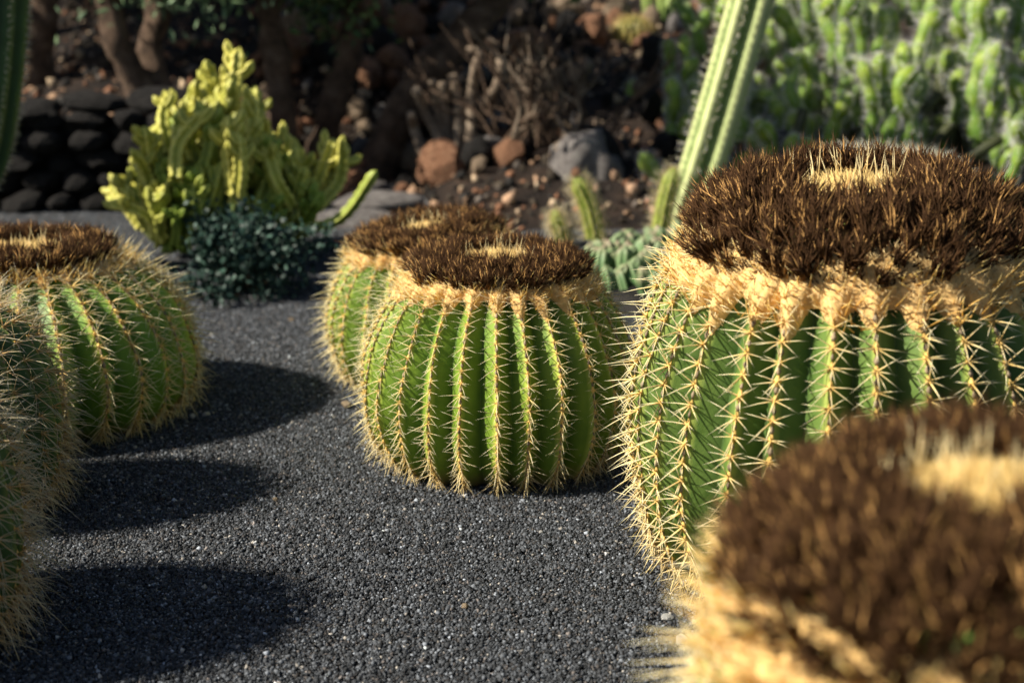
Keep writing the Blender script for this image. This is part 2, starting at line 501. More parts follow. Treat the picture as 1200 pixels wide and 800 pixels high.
def barrel(label, x, y, rad, H, ribs, skin, crown=.68, spine=.045, spine_n=8, tuft=.036, tilt=(0, 0), seed=1, spacing=.023,
           pale=.0, curve=.12, thick=.0012, depth=.108, has_crown=True, spin=0.0, inner=.30, profile=PROFILE, tufts=285, sub_rows=96,
           cols=((.66, .40, .09), (.86, .77, .48)), out=.5, grp='golden barrel cacti on the black gravel', name='barrel_cactus', z0=-.012, disc=1.0):
    global rng
    rng = np.random.default_rng(seed)
    root = thing(name, (x, y, z0), label, 'cactus', grp, (tilt[0], tilt[1], spin))
    cur = catmull([(a * rad, b * H) for a, b in profile], 240)
    mer, alen = resample(cur, sub_rows)
    # ---- body
    ts = np.array([0, .05, .13, .40, .75, .94, 1.0])
    tt = np.concatenate([ts, ts[1:-1][::-1]]); side = np.concatenate([ts, 2 - ts[1:-1][::-1]])
    m = len(tt) * ribs
    rib_j = rng.normal(0, .06, ribs)          # uneven rib spacing
    rib_r = rng.normal(0, .008, ribs)
    rib_rand = rng.random(ribs)
    da = 2 * math.pi / ribs
    rowV, rowC = [], []
    T2 = unit(np.gradient(mer, axis=0))
    ribang = (np.arange(ribs) + rib_j) * da
    nxt = np.concatenate([ribang[1:], [ribang[0] + 2 * math.pi]])
    th = (ribang[:, None] + side[None] / 2 * (nxt - ribang)[:, None]).ravel()
    cr = np.tile(1 - tt, ribs)
    rr_ = np.repeat(rib_r, len(tt)); rnd = np.repeat(rib_rand, len(tt))
    prof = np.tile(.9 * tt + .1 * np.sin(tt * math.pi / 2) - .02 * (tt < .01), ribs)
    for i, (r, z) in enumerate(mer):
        s = alen * i / (sub_rows - 1)
        d = depth * rad * min(1, (r / (.55 * rad)) ** 1.2)
        cren = .028 * rad * .12 * math.cos(2 * math.pi * s / spacing)
        wob = .010 * rad * np.sin(th * 3 + 9 * z / H) + .006 * rad * np.sin(th * 7 - 14 * z / H)
        rad_i = r * (1 + rr_) - d * prof + cren * np.clip(cr * 3 - 2, 0, 1) + wob * np.minimum(1, r / rad)
        rad_i = np.maximum(rad_i, 0.0005)
        lean = .03 * np.sin(z / H * 3 + rnd * 6) * da
        rowV.append(np.stack([rad_i * np.cos(th + lean), rad_i * np.sin(th + lean), np.full(m, z)], 1))
        rowC.append(np.stack([cr, np.full(m, z / H), rnd], 1))
    V = np.concatenate(rowV); C = np.concatenate(rowC)
    i0 = np.arange(sub_rows - 1)[:, None] * m; k = np.arange(m)[None]
    Q = np.stack([i0 + k, i0 + (k + 1) % m, i0 + m + (k + 1) % m, i0 + m + k], -1).reshape(-1, 4)
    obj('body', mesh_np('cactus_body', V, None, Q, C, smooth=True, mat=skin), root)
    # ---- areoles and spines, one row per rib
    r_cr = crown * rad
    i_cr = np.where((mer[:, 0] <= r_cr) & (mer[:, 1] > .5 * H))[0]
    s_cr = alen * (i_cr[0] if len(i_cr) else sub_rows - 1) / (sub_rows - 1)
    s_end = s_cr if has_crown else alen * .93
    sgrid = np.linspace(0, alen, sub_rows)
    areP, areX, areY, areZ, areC = [], [], [], [], []
    cb, ct = np.array(cols[0]), np.array(cols[1])
    for q in range(ribs):
        s = []
        a = .006 + rng.random() * spacing * .5
        while a < s_end:
            s.append(a)
            f = a / alen
            a += spacing * (.62 if f < .18 else .8 if f < .3 else 1.0) * rng.uniform(.9, 1.1)
        s = np.array(s)
        r = np.interp(s, sgrid, mer[:, 0]) * (1 + rib_r[q]); z = np.interp(s, sgrid, mer[:, 1])
        tr = np.interp(s, sgrid, T2[:, 0]); tz = np.interp(s, sgrid, T2[:, 1])
        wob = .010 * rad * np.sin(ribang[q] * 3 + 9 * z / H) + .006 * rad * np.sin(ribang[q] * 7 - 14 * z / H)
        r = r + wob * np.minimum(1, r / rad)
        th_ = ribang[q] + .03 * np.sin(z / H * 3 + rib_rand[q] * 6) * da
        e = np.stack([np.cos(th_), np.sin(th_), 0 * th_], 1); sd = np.stack([-np.sin(th_), np.cos(th_), 0 * th_], 1)
        up = np.array([0, 0, 1.0])
        P = e * r[:, None] + up * z[:, None]
        mt = e * tr[:, None] + up * tz[:, None]
        nn = e * tz[:, None] - up * tr[:, None]
        h = z / H
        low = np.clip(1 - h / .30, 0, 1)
        n = len(s)
        # areole felt, and the dark old scar below it
        for off, size, col in ((0, .0070, np.array([.62, .40, .12])), (.5, .0056, np.array([.26, .20, .13]))):
            P2 = P + mt * (off * spacing)
            areP.append(P2); w = rad / .28 * (.7 + .3 * rng.random(n))[:, None]
            areX.append(mt * size * 1.55 * w); areY.append(sd * size * .75 * w); areZ.append(nn * size * .55 * w)
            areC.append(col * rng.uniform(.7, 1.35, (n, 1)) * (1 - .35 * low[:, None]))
        parts = []
        SP, SD, SL, SB, SW, C0, C1 = [], [], [], [], [], [], []
        for j in range(spine_n + 1):  # radials, then the central
            cen = (j == spine_n)
            if cen:
                D = nn * 1.0 - mt * rng.uniform(.15, .6, (n, 1)) + sd * rng.normal(0, .22, (n, 1))
                Lk = spine * rng.uniform(.95, 1.35, n)
            else:
                al = (j + .5) / spine_n * 2 * math.pi + rng.normal(0, .27, n)
                D = sd * np.cos(al)[:, None] * 1.3 + mt * (np.sin(al) * .75 - .10)[:, None] + nn * (out * rng.uniform(.6, 1.35, n))[:, None]
                Lk = spine * rng.uniform(.5, 1.12, n)
            D = unit(D) - up * (low * rng.uniform(.5, 1.3, n))[:, None]
            D = unit(D)
            keep = np.ones(n, bool)
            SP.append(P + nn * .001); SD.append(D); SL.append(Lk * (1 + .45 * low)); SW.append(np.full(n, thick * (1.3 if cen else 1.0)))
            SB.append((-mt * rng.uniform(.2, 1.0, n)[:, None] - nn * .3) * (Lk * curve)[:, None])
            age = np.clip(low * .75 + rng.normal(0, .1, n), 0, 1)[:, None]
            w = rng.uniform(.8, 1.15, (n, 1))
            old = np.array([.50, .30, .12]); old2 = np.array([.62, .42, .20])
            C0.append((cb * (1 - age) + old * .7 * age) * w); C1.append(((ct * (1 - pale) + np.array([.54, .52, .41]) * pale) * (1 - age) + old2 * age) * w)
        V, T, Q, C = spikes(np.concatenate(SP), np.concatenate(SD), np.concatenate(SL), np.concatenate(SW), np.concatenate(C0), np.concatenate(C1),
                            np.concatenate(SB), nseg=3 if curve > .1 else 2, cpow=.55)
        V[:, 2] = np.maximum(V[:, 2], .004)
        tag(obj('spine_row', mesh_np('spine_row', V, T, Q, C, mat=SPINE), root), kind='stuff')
    V, T, Q, C = blobs(np.concatenate(areP), np.concatenate(areX), np.concatenate(areY), np.concatenate(areZ), np.concatenate(areC))
    tag(obj('areoles', mesh_np('areoles', V, T, Q, C, smooth=True, mat=AREOLE), root), kind='stuff')
    if not has_crown:
        return root
    # ---- crown wool: a felt ring with a tongue running down every rib crest
    nu = ribs * 12
    rows = []
    colrows = []
    f = rad / .28
    th = np.linspace(0, 2 * math.pi, nu, endpoint=False)
    phase = ((th[:, None] - ribang[None] + math.pi) % (2 * math.pi)) - math.pi
    near = np.argmin(np.abs(phase), 1)
    tw = np.clip(1 - np.abs(phase[np.arange(nu), near]) / (da * .38), 0, 1)
    tl = rng.uniform(.6, 1.35, ribs)[near] * .042 * f
    for k, a in enumerate(np.linspace(0, 1, 9)):
        s_low = s_cr - .004 * f - tl * tw ** .8
        s_top = s_cr + .07 * f
        s = s_low + (s_top - s_low) * a
        r = np.interp(s, sgrid, mer[:, 0]); z = np.interp(s, sgrid, mer[:, 1])
        tr = np.interp(s, sgrid, T2[:, 0]); tz = np.interp(s, sgrid, T2[:, 1])
        lift = (math.sin(min(a * 2.6, 1) * math.pi / 2) * .013 - .004) * f * (.55 + .45 * tw) + rng.normal(0, .0012, nu) * f
        dd = depth * rad * .45 * (1 - tw) * max(0, 1 - a * 2.5)
        rows.append(np.stack([(r + tz * lift - dd) * np.cos(th), (r + tz * lift - dd) * np.sin(th), z - tr * lift], 1))
        colrows.append(np.array([.66, .43, .17]) * rng.uniform(.85, 1.1, (nu, 1)))
    V = np.concatenate(rows); C = np.concatenate(colrows)
    i0 = np.arange(8)[:, None] * nu; k = np.arange(nu)[None]
    Q = np.stack([i0 + k, i0 + (k + 1) % nu, i0 + nu + (k + 1) % nu, i0 + nu + k], -1).reshape(-1, 4)
    ring = (V, None, Q, C)
    # fuzz of short fibres
    nf = 9500
    ii = rng.integers(0, len(V), nf)
    Pn = V[ii] + rng.normal(0, .002, (nf, 3)) * f
    Dn = unit(unit(V[ii] * np.array([1, 1, .0])) * .5 + np.array([0, 0, .7]) + rng.normal(0, .45, (nf, 3)))
    fz = spikes(Pn, Dn, rng.uniform(.006, .014, nf) * f, .0006 * f, np.array([.72, .50, .22]) * rng.uniform(.7, 1.1, (nf, 1)), np.array([.84, .63, .32]), nseg=1)
    Vm, Tm, Qm, Cm = merge([ring, fz])
    w = obj('crown_wool', mesh_np('crown_wool', Vm, Tm, Qm, Cm, smooth=True, mat=WOOL), root)
    # golden young spines standing up out of the wool
    ns = ribs * 26
    th = np.repeat(ribang, 26) + rng.normal(0, .25 * da, ns)
    s = s_cr + rng.uniform(-.03, .045, ns) * f
    r = np.interp(s, sgrid, mer[:, 0]); z = np.interp(s, sgrid, mer[:, 1])
    e = np.stack([np.cos(th), np.sin(th), 0 * th], 1)
    D = e * rng.uniform(.25, 1.1, (ns, 1)) + np.array([0, 0, 1.0]) * rng.uniform(.35, 1, (ns, 1)) + np.stack([-np.sin(th), np.cos(th), 0 * th], 1) * rng.normal(0, .4, (ns, 1))
    V, T, Q, C = spikes(e * r[:, None] + np.array([0, 0, 1.0]) * (z + .004)[:, None], D, spine * rng.uniform(.6, 1.05, ns), thick, np.array([.55, .27, .045]), np.array([.8, .55, .2]), nseg=2)
    tag(obj('crown_spines', mesh_np('crown_spines', V, T, Q, C, mat=SPINE), root), kind='stuff')
    # ---- dried flowers
    tm = tuft_meshes(tuft, seed * 31)
    ga = math.pi * (3 - math.sqrt(5))
    r_in, r_out = inner * rad, r_cr * .93
    for k in range(tufts):
        u = (k + .5) / tufts
        rr = math.sqrt(r_in ** 2 + u * (r_out ** 2 - r_in ** 2)) + rng.normal(0, .008) * rad
        a = k * ga + rng.normal(0, .05)
        up_i = np.where(mer[:, 1] > .6 * H)[0]
        z = float(np.interp(-rr, -mer[up_i, 0], mer[up_i, 1]))
        fr = (rr - r_in) / (r_out - r_in)
        lean = -.35 + .25 * fr + .75 * max(0, fr) ** 2.2 + rng.normal(0, .3)
        rot = Matrix.Rotation(a, 4, 'Z') @ Matrix.Rotation(lean, 4, 'Y') @ Matrix.Rotation(rng.random() * 6.28, 4, 'Z')
        o = obj('dried_flower', tm[k % 8], root, (rr * math.cos(a), rr * math.sin(a), z + .008 * f + rng.normal(0, .05) * tuft), rot.to_euler(), rng.uniform(.75, 1.3))
    # loose bristle thatch between them
    nb = 4200
    rr = np.sqrt(rng.uniform(r_in ** 2, (r_out * .99) ** 2, nb)); a = rng.random(nb) * 6.28
    up_i = np.where(mer[:, 1] > .6 * H)[0]
    z = np.interp(-rr, -mer[up_i, 0], mer[up_i, 1])
    fr = (rr - r_in) / (r_out - r_in)
    e = np.stack([np.cos(a), np.sin(a), 0 * a], 1)
    D = e * (fr ** 2 * 1.2)[:, None] + np.array([0, 0, 1.0]) + rng.normal(0, .45, (nb, 3))
    gold = (rng.random(nb) < .2)[:, None]
    c1 = np.where(gold, np.array([.45, .24, .08]), np.array([.024, .012, .006])) * rng.uniform(.5, 1.6, (nb, 1))
    V, T, Q, C = spikes(e * rr[:, None] + np.array([0, 0, 1.0]) * (z + .004)[:, None], D, rng.uniform(.25, .55, nb) * tuft, .045 * tuft, np.array([.07, .035, .014]), c1, nseg=2)
    tag(obj('bristle_thatch', mesh_np('bristle_thatch', V, T, Q, C, mat=DRY), root), kind='stuff')
    # ---- the young centre: pale wool cushion with upright spines
    nc = 3200
    rr = r_in * 1.05 * np.sqrt(rng.random(nc)); a = rng.random(nc) * 6.28
    P = np.stack([rr * np.cos(a), rr * np.sin(a), H * (.99 + .03 * disc * np.cos(rr / r_in * 1.5))], 1)
    V1 = spikes(P, np.array([0, 0, 1.0]) + rng.normal(0, .6, (nc, 3)), rng.uniform(.012, .026, nc) * f, .0016 * f, np.array([.55, .37, .12]) * rng.uniform(.6, 1.1, (nc, 1)), np.array([.70, .50, .20]), nseg=1)
    kk = 60
    P2 = P[:kk]
    V2 = spikes(P2, np.array([0, 0, 1.0]) + rng.normal(0, .22, (kk, 3)), rng.uniform(.5, 1.0, kk) * tuft * 1.5, thick * 1.1, np.array([.7, .45, .12]), np.array([.85, .72, .42]), nseg=2)
    Vm, Tm, Qm, Cm = merge([V1, V2])
    tag(obj('crown_center', mesh_np('crown_center', Vm, Tm, Qm, Cm, mat=WOOL), root), kind='stuff')
    return root


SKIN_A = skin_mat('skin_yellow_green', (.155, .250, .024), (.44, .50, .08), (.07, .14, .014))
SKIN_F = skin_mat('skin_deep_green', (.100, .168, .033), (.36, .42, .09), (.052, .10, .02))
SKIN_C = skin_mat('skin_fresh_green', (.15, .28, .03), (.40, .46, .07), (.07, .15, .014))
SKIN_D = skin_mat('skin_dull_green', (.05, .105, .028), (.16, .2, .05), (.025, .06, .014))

# placements from the photograph's ground contacts
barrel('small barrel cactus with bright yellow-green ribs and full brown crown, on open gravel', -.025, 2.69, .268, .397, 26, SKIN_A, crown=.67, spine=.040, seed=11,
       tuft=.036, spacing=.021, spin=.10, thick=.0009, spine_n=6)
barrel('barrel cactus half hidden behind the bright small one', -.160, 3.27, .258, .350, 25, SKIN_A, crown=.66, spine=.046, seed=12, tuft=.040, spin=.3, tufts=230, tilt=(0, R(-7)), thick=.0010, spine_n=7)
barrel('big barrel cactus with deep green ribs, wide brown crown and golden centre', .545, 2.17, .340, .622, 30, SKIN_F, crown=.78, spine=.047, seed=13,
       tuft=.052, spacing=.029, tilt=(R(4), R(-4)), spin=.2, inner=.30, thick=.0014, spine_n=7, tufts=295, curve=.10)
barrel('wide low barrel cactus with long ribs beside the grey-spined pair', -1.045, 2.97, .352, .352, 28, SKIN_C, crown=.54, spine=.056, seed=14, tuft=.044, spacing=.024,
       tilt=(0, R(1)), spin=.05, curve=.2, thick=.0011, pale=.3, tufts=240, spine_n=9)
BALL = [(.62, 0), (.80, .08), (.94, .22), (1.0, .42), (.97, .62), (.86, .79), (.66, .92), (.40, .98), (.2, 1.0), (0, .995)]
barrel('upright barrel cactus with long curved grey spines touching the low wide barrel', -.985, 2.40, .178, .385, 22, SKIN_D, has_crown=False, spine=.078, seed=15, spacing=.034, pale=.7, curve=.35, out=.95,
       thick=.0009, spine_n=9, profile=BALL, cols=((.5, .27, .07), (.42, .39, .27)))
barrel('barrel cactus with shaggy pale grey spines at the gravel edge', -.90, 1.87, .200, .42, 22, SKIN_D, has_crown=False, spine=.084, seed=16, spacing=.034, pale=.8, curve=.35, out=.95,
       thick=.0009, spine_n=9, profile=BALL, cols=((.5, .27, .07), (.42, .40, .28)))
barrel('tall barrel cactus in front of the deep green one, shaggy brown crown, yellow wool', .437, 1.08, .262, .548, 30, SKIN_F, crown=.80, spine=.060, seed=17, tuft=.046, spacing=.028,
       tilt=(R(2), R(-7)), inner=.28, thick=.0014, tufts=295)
p = at(1035, 200, 3.75)
barrel('round pale barrel cactus with fine whitish spines behind the big crowned barrel', p.x, 3.75, .30, .455, 34, SKIN_F, has_crown=False, spine=.045, seed=18, spacing=.018, pale=1.0, out=1.0,
       thick=.0011, cols=((.5, .48, .36), (.6, .62, .5)))


# ------------------------------------------------------------------ background plants
def rib_prof(n, depth, sharp=1.0, m=None):
    m = m or n * 6
    an = np.linspace(0, 2 * math.pi, m, endpoint=False)
    return 1 - depth * (1 - np.abs(np.cos(an * n / 2)) ** sharp)


def column_stem(path_pts, r, ribs, depth, col, crest, rows=40, taper=.85, tip=True, knob=0, knob_n=12, seed=0, roll=0):
    path, L = resample(catmull(path_pts, 80), rows)
    base = np.roll(rib_prof(ribs, depth, 1.3, ribs * 10 if roll else None), roll)
    u = np.linspace(0, 1, rows)
    rad = r * (1 - (1 - taper) * u)
    if tip: rad = rad * np.sqrt(np.clip((1 - u) * L / (r * 1.2), 0.02, 1))
    crest_mask = (base > 1 - depth * .18)
    def prof(i):
        p = base.copy()
        if knob: p = p + knob * crest_mask * (0.5 + .5 * math.cos(2 * math.pi * knob_n * u[i]))
        return p
    c0, c1 = np.array(col), np.array(crest)
    cm = np.clip((base - (1 - depth)) / depth, 0, 1)
    return sweep(path, rad, prof, colfn=lambda i, k: c0 + (c1 - c0) * cm[k] ** 2), path, rad


def stem_spines(path, rad, ribs, per, length, thick, c0, c1, nclus=4, seed=0):
    r = np.random.default_rng(seed)
    T = unit(np.gradient(path, axis=0))
    P, D = [], []
    ref = np.array([0, 1.0, 0]) if abs(T[0][1]) < .8 else np.array([1.0, 0, 0])
    A = unit(np.cross(T[0], ref))
    for i in range(len(path)):
        A = unit(A - T[i] * np.dot(A, T[i])); B = np.cross(T[i], A)
        if i % per: continue
        for k in range(ribs):
            an = 2 * math.pi * k / ribs
            e = A * math.cos(an) + B * math.sin(an)
            for c in range(nclus):
                P.append(path[i] + e * rad[i] * .97); D.append(e + r.normal(0, .45, 3) + T[i] * r.uniform(-.2, .4))
    n = len(P)
    return spikes(np.array(P), np.array(D), length * r.uniform(.6, 1.2, n), thick, c0, c1, nseg=2)


# tall leaning ribbed column behind the cushion bed
b0, b1, b2 = at(797, 282, 5.05), at(840, 140, 5.0), at(905, -90, 4.9)
root = thing('columnar_cactus', (b0.x, b0.y, -.01), 'tall leaning pale green ribbed column cactus rising behind the cushion bed', 'cactus')
pth = [(0, 0, 0), tuple(b1 - Vector((b0.x, b0.y, 0))), tuple(b2 - Vector((b0.x, b0.y, 0))), tuple(b2 + (b2 - b1) * .35 - Vector((b0.x, b0.y, 0)))]
(sw, pa, ra) = column_stem(pth, .082, 5, .52, (.20, .28, .09), (.56, .60, .28), rows=90, taper=.95, knob=.03, knob_n=40, roll=7)
obj('stem', mesh_np('column_stem', *sw, smooth=True, mat=STEM), root)
tag(obj('spines', mesh_np('column_spines', *stem_spines(pa, ra, 5, 2, .036, .0016, (.35, .3, .22), (.8, .76, .68), 4, 3), mat=SPINE), root), kind='stuff')

# column at the picture's left border (its shade put into darkened greens), rising behind the wide barrel
root = thing('columnar_cactus', (-2.02, 4.45, -.01), 'green fuzzy-edged column cactus, coloured darker for shade, behind the wide low barrel', 'cactus')
tgt = at(-6, 90, 4.3); t2 = at(8, -160, 4.2)
pth = [(0, 0, 0), (at(-38, 210, 4.4).x + 2.02, -.05, at(-38, 210, 4.4).z), (tgt.x + 2.02, -.15, tgt.z), (t2.x + 2.02, -.25, t2.z)]
(sw, pa, ra) = column_stem(pth, .085, 8, .22, (.014, .042, .016), (.05, .10, .036), rows=70, taper=.95)
obj('stem', mesh_np('column_stem', *sw, smooth=True, mat=STEM), root)
tag(obj('spines', mesh_np('column_spines', *stem_spines(pa, ra, 8, 1, .022, .0014, (.3, .27, .2), (.62, .6, .5), 5, 4), mat=SPINE), root), kind='stuff')

# short bristly columns beyond the cushion bed
for (u, v, vt, dist, w, lean, lab) in ((700, 285, 205, 4.92, .036, -.10, 'short bristly column cactus with red bud tip beside the grey boulder'),
                                       (772, 283, 196, 4.85, .034, .06, 'short shaggy column cactus standing right against the tall leaning column'),
                                       (662, 278, 246, 4.8, .03, -.05, 'stubby little column cactus peeping over the brown crown of the small barrel'),
                                       (845, 288, 226, 4.95, .03, .07, 'short column cactus between the tall leaning column and the spiny thicket')):
    b = at(u, v, dist); t = at(u, vt, dist)
    root = thing('young_column_cactus', (b.x, dist, 0), lab, 'cactus', 'young column cacti')
    hgt = max(t.z, .12)
    (sw, pa, ra) = column_stem([(0, 0, -.02), (lean * .3, 0, hgt * .5), (lean * .8, 0, hgt)], w, 9, .2, (.13, .19, .03), (.36, .40, .07), rows=24, taper=.9)
    obj('stem', mesh_np('young_stem', *sw, smooth=True, mat=STEM), root)
    tag(obj('spines', mesh_np('young_spines', *stem_spines(pa, ra, 9, 1, .045, .0009, (.42, .32, .16), (.62, .52, .34), 3, int(u)), mat=SPINE), root), kind='stuff')
    if u == 700:
        g = rock_mesh('bud', 5, ROCK_RED, 2); obj('bud', g, root, (lean * .8, 0, hgt + .005), None, (.018, .018, .022))

# cushion bed of small rounded heads
root = thing('cushion_cactus', (.62, 4.22, 0), 'low spreading bed of small blue-green cactus heads with pinkish tips', 'cactus')
hm = []
for k in range(5):
    r = np.random.default_rng(80 + k)
    (sw, pa, ra) = column_stem([(0, 0, -.06), (r.normal(0, .006), r.normal(0, .006), .0), (r.normal(0, .012), r.normal(0, .012), .055)], .021, 5, .3, (.085, .17, .06), (.20, .29, .13), rows=12, taper=1.0, knob=.2, knob_n=5)
    V, T, Q, C = sw
    f = np.clip((V[:, 2] - .012) / .04, 0, 1)[:, None] ** 1.5
    pk = (.15, .5, .3, .65, .2)[k]
    C = C * (1 - pk * f) + np.array([.40, .24, .19]) * pk * f
    hm.append(mesh_np('head', V, T, Q, C, smooth=True, mat=STEM))
cnt = 0
for k in range(900):
    a, q = random.random() * 6.28, math.sqrt(random.random())
    dx, dy = q * math.cos(a) * .42, q * math.sin(a) * .46
    if cnt >= 299: break
    z = .085 * max(0, 1 - (dx / .54) ** 2 - (dy / .6) ** 2) + .02
    obj('head', hm[k % 5], root, (dx, dy, z), (random.gauss(0, .2) - dy * .5, random.gauss(0, .2) + dx * .5, random.random() * 6), random.uniform(.6, .95))
    cnt += 1
V = []
import bmesh
bm = bmesh.new(); bmesh.ops.create_uvsphere(bm, u_segments=24, v_segments=12, radius=1)
for v in bm.verts: v.co = Vector((v.co.x * .47, v.co.y * .52, max(v.co.z, -.1) * .08))
me = bpy.data.meshes.new('cushion_core'); bm.to_mesh(me); bm.free(); me.materials.append(ROCK_DARK)
obj('cushion_core', me, root)


# branching yellow-green succulent shrub
def shrub_branch(seed, yellow):
    r = np.random.default_rng(seed)
    L = .20
    pts = [(0, 0, 0), (r.normal(0, .012), r.normal(0, .012), L * .5), (r.normal(0, .02), r.normal(0, .02), L)]
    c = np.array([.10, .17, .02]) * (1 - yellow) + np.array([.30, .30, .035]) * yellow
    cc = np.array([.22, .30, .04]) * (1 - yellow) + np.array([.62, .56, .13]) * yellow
    (sw, pa, ra) = column_stem(pts, .0195, 4, .42, c, cc, rows=34, taper=.95, knob=.22, knob_n=8)
    # short side buds near the tip
    parts = [sw]
    for k in range(3):
        i = r.integers(14, 30); an = r.random() * 6.28
        d = np.array([math.cos(an), math.sin(an), .6])
        s2, _, _ = column_stem([pa[i], pa[i] + d * .025, pa[i] + d * .04 + np.array([0, 0, .02])], .013, 4, .35, c, cc, rows=9, taper=.9, knob=.2, knob_n=3)
        parts.append(s2)
    return mesh_np('branch', *merge(parts), smooth=True, mat=STEM)


gb = at(285, 322, 4.42)
root = thing('euphorbia_shrub', (gb.x - .06, 4.55, 0), 'branching yellow-green succulent shrub with knobbly stems catching the sun', 'shrub')
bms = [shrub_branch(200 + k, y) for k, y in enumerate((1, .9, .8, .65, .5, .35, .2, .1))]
rs = random.Random(5)
W, HT = .47, .70
for k in range(135):
    a = rs.random() * 6.28; q = rs.random() ** .42
    # dome of candelabra arms; each arm end carries a branch
    dx, dy = math.cos(a) * q, math.sin(a) * q
    lev = rs.random() ** .6
    top = HT * (1 - .55 * q * q) * (.86 + .14 * math.sin(5 * dx + 2))
    z = .06 + (top - .24) * lev
    spread = .35 + .65 * min(1, z / .25)
    sc = rs.uniform(.75, 1.25)
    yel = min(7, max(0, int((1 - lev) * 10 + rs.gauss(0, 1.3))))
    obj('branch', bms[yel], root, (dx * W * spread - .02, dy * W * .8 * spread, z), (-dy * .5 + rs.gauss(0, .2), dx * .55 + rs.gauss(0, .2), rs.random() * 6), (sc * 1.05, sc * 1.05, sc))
# woody base arms
parts = []
for k in range(16):
    a = k / 16 * 6.28 + rs.gauss(0, .2); q = rs.uniform(.2, .6)
    e = np.array([math.cos(a) * W * q, math.sin(a) * W * q * .8, 0])
    pth, _ = resample(catmull([(0, 0, -.02), e * .55 + np.array([0, 0, .08]), e * .9 + np.array([0, 0, .18]), e + np.array([0, 0, .28])], 30), 14)
    parts.append(sweep(pth, np.linspace(.02, .014, 14), lambda i: rib_prof(4, .3), colfn=lambda i, k: (.09, .13, .03)))
obj('arms', mesh_np('arms', *merge(parts), smooth=True, mat=STEM), root)
# the stray arm reaching out over the path
p1, p2, p3 = at(345, 272, 4.4), at(400, 255, 4.35), at(441, 200, 4.3)
o0 = Vector((gb.x - .06, 4.55, 0))
(sw, pa, ra) = column_stem([(0.05, 0, .05), tuple(p1 - o0), tuple(p2 - o0), tuple(p3 - o0)], .017, 4, .35, (.16, .22, .03), (.45, .48, .09), rows=60, taper=.9, knob=.25, knob_n=18)
obj('branch', mesh_np('long_branch', *sw, smooth=True, mat=STEM), root)


def leaf_cloud(n, center_fn, size, cols, seed, up=.3, wide=.38):
    r = np.random.default_rng(seed)
    P = np.array([center_fn(r) for _ in range(n)])
    D = r.normal(size=(n, 3)); D[:, 2] += up; D = unit(D)
    Sx = unit(np.cross(D, r.normal(size=(n, 3)))); Nn = np.cross(D, Sx)
    L = size * r.uniform(.6, 1.3, n)[:, None]
    Vv = np.stack([P, P + D * L * .5 + Sx * L * wide + Nn * L * .08, P + D * L, P + D * L * .5 - Sx * L * wide + Nn * L * .08, P + D * L * .5 - Nn * L * .06], 1)
    c = np.array(cols)[r.integers(0, len(cols), n)] * r.uniform(.65, 1.35, (n, 1))
    k = (np.arange(n) * 5)[:, None]
    T = np.concatenate([k + [0, 1, 4], k + [1, 2, 4], k + [2, 3, 4], k + [3, 0, 4]], 0)
    return Vv.reshape(-1, 3), T, None, np.repeat(c, 5, 0)


# dark small-leaved bush at the foot of the shrub
lb = at(283, 330, 4.05)
root = thing('leafy_bush', (lb.x, 4.12, 0), 'low dark teal small-leaved bush at the foot of the yellow-green shrub', 'bush')
cl = [(rs.gauss(0, .085), rs.gauss(0, .09), rs.uniform(.02, .21)) for _ in range(46)]
def fn(r):
    c = cl[r.integers(0, len(cl))]
    return np.array(c) + r.normal(0, .026, 3)
obj('foliage', mesh_np('bush_foliage', *leaf_cloud(4200, fn, .022, [(.010, .028, .021), (.018, .044, .032), (.03, .065, .046)], 9), mat=LEAF), root)
parts = []
for c in cl[:24]:
    pth, _ = resample(catmull([(0, 0, -.02), (c[0] * .6, c[1] * .6, c[2] * .4), c], 12), 7)
    parts.append(sweep(pth, np.linspace(.006, .003, 7), lambda i: np.ones(5), colfn=lambda i, k: (.10, .07, .04)))
obj('twigs', mesh_np('bush_twigs', *merge(parts), mat=STEM), root)


# ------------------------------------------------------------------ spiny thicket on the right
def thicket_stem(seed, L):
    r = np.random.default_rng(seed)
    rows = 24
    p = [(0, 0, 0), (r.normal(0, .02), r.normal(0, .02), L * .35), (r.normal(0, .03), r.normal(0, .03), L * .7), (r.normal(0, .035), r.normal(0, .035), L)]
    nj = max(2, int(L / .085))
    path, LL = resample(catmull(p, 60), rows)
    u = np.linspace(0, 1, rows)
    rad = .031 * (.66 + .28 * np.abs(np.sin(u * math.pi * nj))) * np.sqrt(np.clip((1 - u) * LL / .03, .03, 1))
    an = np.linspace(0, 2 * math.pi, 12, endpoint=False)
    cA, cB = np.array([.07, .16, .018]), np.array([.30, .38, .045])
    V, T, Q, C = sweep(path, rad, lambda i: 1 + .16 * np.cos(an * 5 + i * .9) * math.cos(i * 1.3), colfn=lambda i, k: cA + (cB - cA) * (.25 + .75 * u[i] ** 2) * (.7 + .3 * math.cos(i * 1.3)))
    stem = mesh_np('thicket_stem', V, T, Q, C, smooth=True, mat=STEM)
    sp = stem_spines(path, rad, 7, 1, .034, .0009, (.6, .56, .5), (.82, .8, .76), 2, seed)
    return stem, mesh_np('thicket_spines', *sp, mat=SPINE)


